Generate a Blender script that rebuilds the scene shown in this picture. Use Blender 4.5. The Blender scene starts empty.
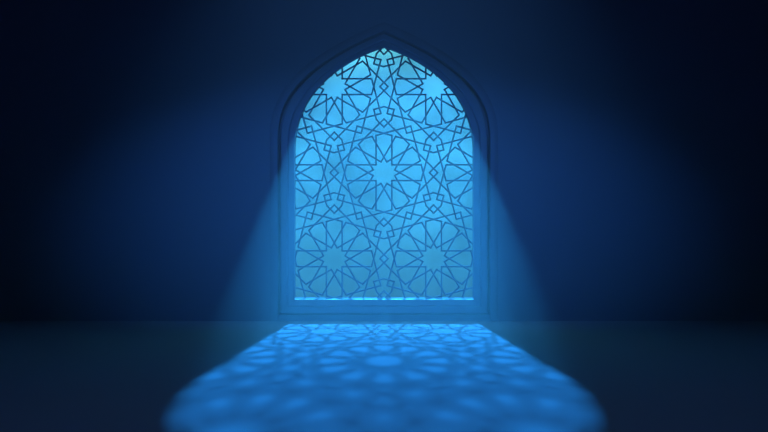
import bpy, bmesh, math, random
from mathutils import Vector, noise

S = bpy.context.scene
C = S.collection

# ------------------------------------------------------------------ helpers
CAM_D = 10.0          # camera to wall
EYE = 1.05            # camera height
CX, HY = 384.0, 216.0  # vanishing point of the photograph


def pt(px, py, depth=0.0):
    """point of the place seen at a pixel, on the upright plane 'depth' metres behind the wall face"""
    k = (CAM_D + depth) / CAM_D / 100.0
    return ((px - CX) * k, EYE + (HY - py) * k)


def link(name, bm, mat, parent=None, smooth=False):
    bmesh.ops.recalc_face_normals(bm, faces=bm.faces[:])
    me = bpy.data.meshes.new(name)
    bm.to_mesh(me)
    bm.free()
    if mat:
        me.materials.append(mat)
    if smooth:
        for p in me.polygons:
            p.use_smooth = True
    o = bpy.data.objects.new(name, me)
    C.objects.link(o)
    if parent:
        o.parent = parent
        o.matrix_parent_inverse = parent.matrix_world.inverted()
    return o


def tag(o, label=None, cat=None, group=None, kind=None):
    for k, v in (("label", label), ("category", cat), ("group", group), ("kind", kind)):
        if v:
            o[k] = v
    return o


def empty(name, loc):
    o = bpy.data.objects.new(name, None)
    C.objects.link(o)
    o.location = loc
    o.empty_display_size = 0.1
    bpy.context.view_layer.update()
    return o


def box(bm, x0, x1, y0, y1, z0, z1):
    v = [bm.verts.new((x, y, z)) for z in (z0, z1) for y in (y0, y1) for x in (x0, x1)]
    for f in ((0, 1, 3, 2), (4, 5, 7, 6), (0, 1, 5, 4), (2, 3, 7, 6), (0, 2, 6, 4), (1, 3, 7, 5)):
        bm.faces.new([v[i] for i in f])


# ------------------------------------------------------------------ materials
def nodes(m):
    m.use_nodes = True
    nt = m.node_tree
    nt.nodes.clear()
    return nt, nt.nodes.new


def plaster(name, a, b, rough, scale=2.5, bump=0.15, spec=0.3, fine=60.0):
    m = bpy.data.materials.new(name)
    nt, N = nodes(m)
    L = nt.links.new
    out = N("ShaderNodeOutputMaterial")
    p = N("ShaderNodeBsdfPrincipled")
    tc = N("ShaderNodeTexCoord")
    n1 = N("ShaderNodeTexNoise")
    n1.inputs["Scale"].default_value = scale
    n1.inputs["Detail"].default_value = 5
    n2 = N("ShaderNodeTexNoise")
    n2.inputs["Scale"].default_value = fine
    n2.inputs["Detail"].default_value = 3
    mix = N("ShaderNodeMix")
    mix.data_type = "RGBA"
    mix.inputs["A"].default_value = (*a, 1)
    mix.inputs["B"].default_value = (*b, 1)
    bp = N("ShaderNodeBump")
    bp.inputs["Strength"].default_value = bump
    bp.inputs["Distance"].default_value = 0.004
    L(tc.outputs["Object"], n1.inputs["Vector"])
    L(tc.outputs["Object"], n2.inputs["Vector"])
    L(n1.outputs["Fac"], mix.inputs["Factor"])
    L(mix.outputs["Result"], p.inputs["Base Color"])
    L(n2.outputs["Fac"], bp.inputs["Height"])
    L(bp.outputs["Normal"], p.inputs["Normal"])
    p.inputs["Roughness"].default_value = rough
    p.inputs["Specular IOR Level"].default_value = spec
    L(p.outputs["BSDF"], out.inputs["Surface"])
    return m


M_WALL = plaster("wall_plaster", (0.115, 0.20, 0.37), (0.125, 0.215, 0.40), 0.85)
M_FRAME = plaster("frame_paint", (0.115, 0.19, 0.37), (0.125, 0.205, 0.39), 0.6, scale=6, bump=0.05)
M_FLOOR = plaster("floor_concrete", (0.35, 0.43, 0.55), (0.37, 0.45, 0.57), 0.9, scale=1.6, bump=0.03, spec=0.0)
M_FLOOR.node_tree.nodes["Principled BSDF"].inputs["Sheen Weight"].default_value = 0.0
M_FLOOR.node_tree.nodes["Principled BSDF"].inputs["Sheen Roughness"].default_value = 0.22
M_LATTICE = plaster("lattice_metal", (0.022, 0.09, 0.28), (0.028, 0.105, 0.31), 0.6, scale=9, bump=0.03)

HAZE_DENSITY = 0.13
m = bpy.data.materials.new("dusty_air")
nt, N = nodes(m)
out = N("ShaderNodeOutputMaterial")
vs = N("ShaderNodeVolumeScatter")
vs.inputs["Color"].default_value = (1.0, 1.0, 1.0, 1)
vs.inputs["Density"].default_value = HAZE_DENSITY
vs.inputs["Anisotropy"].default_value = 0.2
# the dust hangs thickest by the window and thins out into the room
tc = N("ShaderNodeTexCoord")
sep = N("ShaderNodeSeparateXYZ")
nt.links.new(tc.outputs["Object"], sep.inputs[0])
mr = N("ShaderNodeMapRange")
mr.interpolation_type = "SMOOTHSTEP"
mr.inputs["From Min"].default_value = -5.2
mr.inputs["From Max"].default_value = -1.2
mr.inputs["To Min"].default_value = 0.0
mr.inputs["To Max"].default_value = HAZE_DENSITY
nt.links.new(sep.outputs["Y"], mr.inputs["Value"])
nt.links.new(mr.outputs["Result"], vs.inputs["Density"])
nt.links.new(vs.outputs["Volume"], out.inputs["Volume"])
M_HAZE = m

# ------------------------------------------------------------------ window outlines
NARC = 44


def bezier(P, n):
    r = []
    for i in range(n + 1):
        t = i / n
        a, b, c, d = (1 - t) ** 3, 3 * t * (1 - t) ** 2, 3 * t * t * (1 - t), t ** 3
        r.append((a * P[0][0] + b * P[1][0] + c * P[2][0] + d * P[3][0],
                  a * P[0][1] + b * P[1][1] + c * P[2][1] + d * P[3][1]))
    return r


def outline(w, ys, ya, k1, q, tan, bottom, depth):
    """left foot, up the left side, over the pointed arch, down to the right foot (x, z)"""
    half = bezier([(w, ys), (w, ys - k1), (q, ya + q * tan), (0, ya)], NARC)   # spring -> apex
    left = [(-w, bottom)] + [(-w, bottom + (ys - bottom) * k / 4) for k in (1, 2, 3)] + [(-x, y) for x, y in half]
    right = [(-x, y) for x, y in reversed(left[:-1])]
    return [pt(CX + x, y, depth) for x, y in left + right]


IN = outline(89.0, 150.25, 47.56, 78.88, 0.53, 0.614, 299.0, 0.12)
OUT = outline(104.3, 143.0, 32.8, 29.5 * 0 + 32.0, 100.0, 0.42, 314.6, 0.0)
D0 = 0.153


def grow(path, d):
    """the outline moved outwards by d (mitred)"""
    n = len(path)
    res = []
    for i in range(n):
        p, a, b = path[i], path[i - 1], path[(i + 1) % n]
        u = Vector((p[0] - a[0], p[1] - a[1])).normalized()
        v = Vector((b[0] - p[0], b[1] - p[1])).normalized()
        n1, n2 = Vector((-u.y, u.x)), Vector((-v.y, v.x))
        m_ = (n1 + n2).normalized()
        k = d / max(0.35, m_.dot(n1))
        res.append((p[0] + m_.x * k, p[1] + m_.y * k))
    return res


def at_offset(d, foot=None):
    if d > D0:
        r = grow(OUT, d - D0)
        if foot is not None:
            r[0] = (r[0][0], foot)
            r[-1] = (r[-1][0], foot)
        return r
    k = d / D0
    r = [(a[0] + (b[0] - a[0]) * k, a[1] + (b[1] - a[1]) * k) for a, b in zip(IN, OUT)]
    if foot is not None:
        r[0] = (r[0][0], foot)
        r[-1] = (r[-1][0], foot)
    return r


def sweep(profile, closed=True, foot=None):
    """profile: closed polygon of (offset from the opening, depth y)"""
    bm = bmesh.new()
    rings = []
    for d, y in profile:
        rings.append([bm.verts.new((x, y, z)) for x, z in at_offset(d, foot)])
    n, k = len(rings[0]), len(profile)
    for j in range(k):
        a, b = rings[j], rings[(j + 1) % k]
        for i in range(n if closed else n - 1):
            bm.faces.new((a[i], a[(i + 1) % n], b[(i + 1) % n], b[i]))
    if not closed:
        for i in (0, n - 1):
            bm.faces.new([r[i] for r in rings])
    return bm


# ------------------------------------------------------------------ room shell
RX, RY0, RZ, TH = 5.2, -12.0, 4.4, 0.2


def slab(name, x0, x1, y0, y1, z0, z1, mat):
    bm = bmesh.new()
    box(bm, x0, x1, y0, y1, z0, z1)
    return tag(link(name, bm, mat), kind="structure")


tag(slab("floor", -RX - TH, RX + TH, RY0 - TH, TH, -0.15, 0.0, M_FLOOR),
    "wide bare dark blue floor catching the light of the window", "floor")
tag(slab("ceiling", -RX - TH, RX + TH, RY0 - TH, TH, RZ, RZ + 0.15, M_WALL), "plain blue ceiling", "ceiling")
tag(slab("wall_left", -RX - TH, -RX, RY0, TH, 0, RZ, M_WALL), "plain blue side wall on the left", "wall")
tag(slab("wall_right", RX, RX + TH, RY0, TH, 0, RZ, M_WALL), "plain blue side wall on the right", "wall")
tag(slab("wall_front", -RX, RX, RY0 - TH, RY0, 0, RZ, M_WALL), "plain blue wall facing the window", "wall")

# wall with the arched opening
hole = at_offset(0.215)
hole = [(x, max(z, 0.04)) for x, z in hole]
bm = bmesh.new()
rect = [(-RX, 0.0), (-RX, RZ), (RX, RZ), (RX, 0.0)]
for y in (0.0, TH):
    vo = [bm.verts.new((x, y, z)) for x, z in rect]
    vh = [bm.verts.new((x, y, z)) for x, z in hole]
    edges = []
    for loop in (vo, vh):
        for i in range(len(loop)):
            edges.append(bm.edges.new((loop[i], loop[(i + 1) % len(loop)])))
    bmesh.ops.triangle_fill(bm, edges=edges, use_beauty=True)
    if y == 0.0:
        prev = (vo, vh)
    else:
        for a, b in zip(prev, (vo, vh)):
            for i in range(len(a)):
                j = (i + 1) % len(a)
                bm.faces.new((a[i], a[j], b[j], b[i]))
tag(link("wall_back", bm, M_WALL), "smooth dark blue wall around the arched window", "wall", kind="structure")

# ------------------------------------------------------------------ the window surround
win = tag(empty("window_1", (0, 0, 0)), "tall pointed arch window with stepped blue surround", "window", kind="structure")
# flush band on the wall, its two feet on the floor
link("outer_moulding", sweep([(0.172, -0.006), (0.176, -0.014), (0.215, -0.012), (0.240, -0.006), (0.252, -0.001),
                              (0.252, 0.003), (0.212, 0.003), (0.212, 0.19), (0.172, 0.19)], False, 0.0), M_FRAME, win)
# middle step, closed at the bottom, with a deep quirk on both sides
link("middle_moulding", sweep([(0.066, 0.038), (0.070, 0.040), (0.073, 0.016), (0.082, 0.008), (0.138, 0.002), (0.144, 0.012),
                               (0.146, 0.140), (0.172, 0.140), (0.172, 0.19), (0.066, 0.19)]), M_FRAME, win)
# inner step next to the lattice; its bottom run is the sill
link("inner_moulding", sweep([(0.000, 0.13), (0.000, 0.050), (0.004, 0.042), (0.058, 0.034), (0.064, 0.036), (0.066, 0.045), (0.066, 0.13)]), M_FRAME, win)
# sloping sill
xb = IN[0][0]
zb = IN[0][1]
bm = bmesh.new()
prof = [(0.046, zb - 0.004), (0.046, zb), (0.100, zb + 0.001), (0.130, zb + 0.014), (0.130, zb - 0.004)]
a = [bm.verts.new((xb, y, z)) for y, z in prof]
b = [bm.verts.new((-xb, y, z)) for y, z in prof]
for i in range(len(prof)):
    j = (i + 1) % len(prof)
    bm.faces.new((a[i], a[j], b[j], b[i]))
bm.faces.new(a)
bm.faces.new(b)
link("sill", bm, M_FRAME, win)
# plinth under the surround
bm = bmesh.new()
x1 = at_offset(0.172)[0][0]
box(bm, x1, -x1, 0.015, 0.19, 0.0, at_offset(0.16)[0][1] + 0.002)
link("plinth", bm, M_FRAME, win)

# ------------------------------------------------------------------ lattice of twelve pointed stars
LY0, LY1 = 0.132, 0.145
LZ = (CAM_D + LY0) / CAM_D
SP = 0.994 * LZ
U = LZ / 100.0                    # one photograph pixel in the lattice plane
BAR = 0.0170
ctr = pt(384.0, 172.6, LY0)
ROW = SP * math.sqrt(3) / 2
border = at_offset(0.012)


def inside(p):
    x, z = p
    c = False
    n = len(border)
    j = n - 1
    for i in range(n):
        xi, zi = border[i]
        xj, zj = border[j]
        if (zi > z) != (zj > z) and x < (xj - xi) * (z - zi) / (zj - zi) + xi:
            c = not c
        j = i
    return c


def clip(p, q):
    """pieces of p-q inside the opening"""
    ts = [0.0, 1.0]
    n = len(border)
    dx, dz = q[0] - p[0], q[1] - p[1]
    for i in range(n):
        a, b = border[i], border[(i + 1) % n]
        ex, ez = b[0] - a[0], b[1] - a[1]
        den = dx * ez - dz * ex
        if abs(den) < 1e-12:
            continue
        t = ((a[0] - p[0]) * ez - (a[1] - p[1]) * ex) / den
        u = ((a[0] - p[0]) * dz - (a[1] - p[1]) * dx) / den
        if 0 < t < 1 and 0 <= u <= 1:
            ts.append(t)
    ts.sort()
    res = []
    for t0, t1 in zip(ts, ts[1:]):
        if t1 - t0 < 1e-6:
            continue
        m_ = (t0 + t1) / 2
        if inside((p[0] + dx * m_, p[1] + dz * m_)):
            res.append(((p[0] + dx * t0, p[1] + dz * t0), (p[0] + dx * t1, p[1] + dz * t1)))
    return res


BARS_SEEN = set()


def bar(bm, p, q, inset=0.0):
    for a, b in clip(p, q):
        key = tuple(sorted(((round(a[0], 3), round(a[1], 3)), (round(b[0], 3), round(b[1], 3)))))
        if key in BARS_SEEN:
            continue
        BARS_SEEN.add(key)
        dx, dz = b[0] - a[0], b[1] - a[1]
        l = math.hypot(dx, dz)
        if l < 0.004:
            continue
        ux, uz = dx / l, dz / l
        nx, nz = -uz, ux
        h = BAR / 2
        c = 0.0045                                   # chamfer on the room side
        a = (a[0] - ux * h * 0.8, a[1] - uz * h * 0.8)
        b = (b[0] + ux * h * 0.8, b[1] + uz * h * 0.8)
        y0, y1 = LY0 + inset, LY1
        prof = [(-h, y1), (h, y1), (h, y0 + c), (h - c, y0), (-h + c, y0), (-h, y0 + c)]
        va = [bm.verts.new((a[0] + nx * w, y, a[1] + nz * w)) for w, y in prof]
        vb = [bm.verts.new((b[0] + nx * w, y, b[1] + nz * w)) for w, y in prof]
        for i in range(6):
            j = (i + 1) % 6
            bm.faces.new((va[i], va[j], vb[j], vb[i]))
        bm.faces.new(va)
        bm.faces.new(vb)


def rot(p, ang, c):
    s, k = math.sin(ang), math.cos(ang)
    return (c[0] + p[0] * k - p[1] * s, c[1] + p[0] * s + p[1] * k)


W = 7.9 * U                       # valley of the star
PK = 39.4 * U                     # petal peak
T15 = math.tan(math.radians(15))
CORN = PK - W * T15               # petal shoulder
REACH = PK / (math.cos(math.pi / 6) - 0.5 * T15)   # where the straps end, 30 degrees off the petal

screen = tag(empty("lattice_screen", (0, (LY0 + LY1) / 2, IN[0][1])),
             "dark blue pierced lattice of twelve-pointed star rosettes filling the arched window", "lattice screen")

# rim, tucked behind the inner moulding
link("rim", sweep([(-0.004, LY0), (0.045, LY0), (0.045, LY1), (-0.004, LY1)]), M_LATTICE, screen)

centres = []
for r in range(-3, 4):
    for c_ in range(-3, 4):
        centres.append((ctr[0] + (c_ + (0.5 if r % 2 else 0.0)) * SP, ctr[1] + r * ROW))
straps = []
for c in centres:
    bm = bmesh.new()
    for k in range(12):
        ang = k * math.pi / 6
        for s in (-1, 1):
            bar(bm, rot((s * W, W), ang, c), rot((s * W, CORN), ang, c))
            bar(bm, rot((s * W, CORN), ang, c), rot((0, PK), ang, c), 0.0008)
            # the strap leaves the shoulder on one side, crosses the peak and runs on to the other side
            straps.append((rot((0, PK), ang, c), rot((-s * REACH * 0.5, REACH * math.cos(math.pi / 6)), ang, c)))
    if bm.verts:
        link("star_rosette", bm, M_LATTICE, screen)
    else:
        bm.free()

# knots in the gap between three rosettes
TR = SP / math.sqrt(3)
HD = REACH - SP / 2
R_IN = TR - REACH
R2 = R_IN + 2 * HD
R1 = R2 * (0.5 + T15 * math.cos(math.pi / 6))
for r in range(-3, 4):
    for c_ in range(-3, 4):
        x = ctr[0] + (c_ + (0.5 if r % 2 else 0.0)) * SP
        z = ctr[1] + r * ROW
        for up in (1, -1):
            # triangle made by this star and the two of the row below (up) / above (down)
            tc = (x, z - up * TR)
            bm = bmesh.new()
            hexa = []
            for k in range(3):
                a0 = math.pi / 2 * up + k * 2 * math.pi / 3
                hexa.append((tc[0] + R2 * math.cos(a0), tc[1] + R2 * math.sin(a0)))
                a1 = a0 + math.pi / 3
                hexa.append((tc[0] + R1 * math.cos(a1), tc[1] + R1 * math.sin(a1)))
            for k in range(6):
                bar(bm, hexa[k], hexa[(k + 1) % 6], 0.0016)
            if bm.verts:
                link("knot", bm, M_LATTICE, screen)
            else:
                bm.free()
# straps that tie the rosettes together
pieces = [ab for p, q in straps for ab in clip(p, q)]


def near(s1, s2, tol=0.016):
    def dist(p, a, b):
        dx, dz = b[0] - a[0], b[1] - a[1]
        l2 = dx * dx + dz * dz
        t = 0 if l2 < 1e-12 else max(0, min(1, ((p[0] - a[0]) * dx + (p[1] - a[1]) * dz) / l2))
        return math.hypot(p[0] - a[0] - dx * t, p[1] - a[1] - dz * t)

    def side(p, a, b):
        return (b[0] - a[0]) * (p[1] - a[1]) - (b[1] - a[1]) * (p[0] - a[0])
    if side(s2[0], *s1) * side(s2[1], *s1) < 0 and side(s1[0], *s2) * side(s1[1], *s2) < 0:
        return True
    return min(dist(s1[0], *s2), dist(s1[1], *s2), dist(s2[0], *s1), dist(s2[1], *s1)) < tol


left = list(range(len(pieces)))
while left:                                   # each run of straps that hangs together is one part
    run, todo = [], [left.pop(0)]
    while todo:
        i = todo.pop()
        run.append(i)
        hit = [j for j in left if near(pieces[i], pieces[j])]
        for j in hit:
            left.remove(j)
        todo += hit
    bm = bmesh.new()
    for i in run:
        bar(bm, *pieces[i], 0.0024)
    if bm.verts:
        link("strapwork", bm, M_LATTICE, screen)
    else:
        bm.free()

# ------------------------------------------------------------------ dusty air in the room
bm = bmesh.new()
box(bm, -RX + 0.02, RX - 0.02, -6.2, -0.026, 0.004, RZ - 0.02)
hz = link("haze", bm, M_HAZE)
tag(hz, "faint dusty haze glowing in the slanting light of the window", "haze", kind="stuff")

# ------------------------------------------------------------------ light
# cold floodlight high outside, straight behind the window
fl = bpy.data.lights.new("floodlight", "SPOT")
fl.energy = 42000.0
fl.color = (0.025, 0.375, 1.0)
fl.shadow_soft_size = 0.19
fl.spot_size = math.radians(24)
fl.spot_blend = 0.1
so = bpy.data.objects.new("floodlight", fl)
so.location = (0, 11.43, 7.3)
so.rotation_euler = (Vector((0, 0, 1.5)) - Vector(so.location)).to_track_quat("-Z", "Y").to_euler()
C.objects.link(so)

# unseen blue fill spot, added for the glow on the window wall
sp = bpy.data.lights.new("wall_fill", "SPOT")
sp.energy = 870.0
sp.color = (0.10, 0.36, 1.0)
sp.spot_size = math.radians(35)
sp.spot_blend = 1.0
sp.shadow_soft_size = 0.12
o = bpy.data.objects.new("wall_fill", sp)
o.location = (0, -5.5, 4.1)
o.scale = (1.9, 0.84, 1.0)
d = Vector((0, 0, 1.02)) - Vector(o.location)
o.rotation_euler = d.to_track_quat("-Z", "Y").to_euler()
C.objects.link(o)

# dim overhead fill with no fixture, added as ambient for floor and wall
ar = bpy.data.lights.new("ambient_fill", "POINT")
ar.energy = 14.0
ar.color = (0.5, 0.66, 0.95)
ar.shadow_soft_size = 0.3
o = bpy.data.objects.new("ambient_fill", ar)
o.location = (0, -6.0, 4.0)
C.objects.link(o)

# ------------------------------------------------------------------ sky
w = bpy.data.worlds.new("sky")
S.world = w
w.use_nodes = True
nt = w.node_tree
nt.nodes.clear()
N, L = nt.nodes.new, nt.links.new
out = N("ShaderNodeOutputWorld")
bg = N("ShaderNodeBackground")
tc = N("ShaderNodeTexCoord")
sep = N("ShaderNodeSeparateXYZ")
L(tc.outputs["Generated"], sep.inputs[0])
mr = N("ShaderNodeMapRange")
mr.inputs["From Min"].default_value = -0.115
mr.inputs["From Max"].default_value = 0.20
L(sep.outputs["Z"], mr.inputs["Value"])
ramp = N("ShaderNodeValToRGB")
cr = ramp.color_ramp
cr.elements[0].position = 0.0
cr.elements[0].color = (0.015, 0.05, 0.06, 1)
cr.elements[1].position = 0.92
cr.elements[1].color = (0.16, 0.75, 0.80, 1)
for pos, col in ((0.10, (0.018, 0.085, 0.12, 1)), (0.23, (0.027, 0.17, 0.25, 1)), (0.36, (0.034, 0.25, 0.41, 1)),
                 (0.505, (0.043, 0.34, 0.58, 1)), (0.77, (0.055, 0.42, 0.78, 1)), (0.85, (0.09, 0.54, 0.80, 1))):
    e = cr.elements.new(pos)
    e.color = col
L(mr.outputs["Result"], ramp.inputs["Fac"])
mp = N("ShaderNodeMapping")
mp.inputs["Scale"].default_value = (14, 14, 20)
L(tc.outputs["Generated"], mp.inputs["Vector"])
nz = N("ShaderNodeTexNoise")
nz.inputs["Scale"].default_value = 1.0
nz.inputs["Detail"].default_value = 3.0
L(mp.outputs["Vector"], nz.inputs["Vector"])
mr2 = N("ShaderNodeMapRange")
mr2.inputs["From Min"].default_value = 0.3
mr2.inputs["From Max"].default_value = 0.7
mr2.inputs["To Min"].default_value = 0.52
mr2.inputs["To Max"].default_value = 1.22
L(nz.outputs["Fac"], mr2.inputs["Value"])
mul = N("ShaderNodeMix")
mul.data_type = "RGBA"
mul.blend_type = "MULTIPLY"
mul.inputs["Factor"].default_value = 1.0
L(ramp.outputs["Color"], mul.inputs["A"])
L(mr2.outputs["Result"], mul.inputs["B"])
L(mul.outputs["Result"], bg.inputs["Color"])
bg.inputs["Strength"].default_value = 1.6
L(bg.outputs["Background"], out.inputs["Surface"])

# ------------------------------------------------------------------ camera and view
cam = bpy.data.cameras.new("camera")
cam.sensor_width = 36.0
cam.lens = 36.0 * 1000.0 / 768.0
cam.shift_y = (HY - 216.0) / 768.0
cam.clip_end = 200
co = bpy.data.objects.new("camera", cam)
co.location = (0, -CAM_D, EYE)
co.rotation_euler = (math.pi / 2, 0, 0)
C.objects.link(co)
S.camera = co

S.view_settings.view_transform = "Standard"
S.view_settings.look = "None"
S.view_settings.exposure = 0.0
S.view_settings.gamma = 1.0
S.view_settings.use_curve_mapping = False
S.cycles.volume_bounces = 0
S.cycles.use_denoising = True
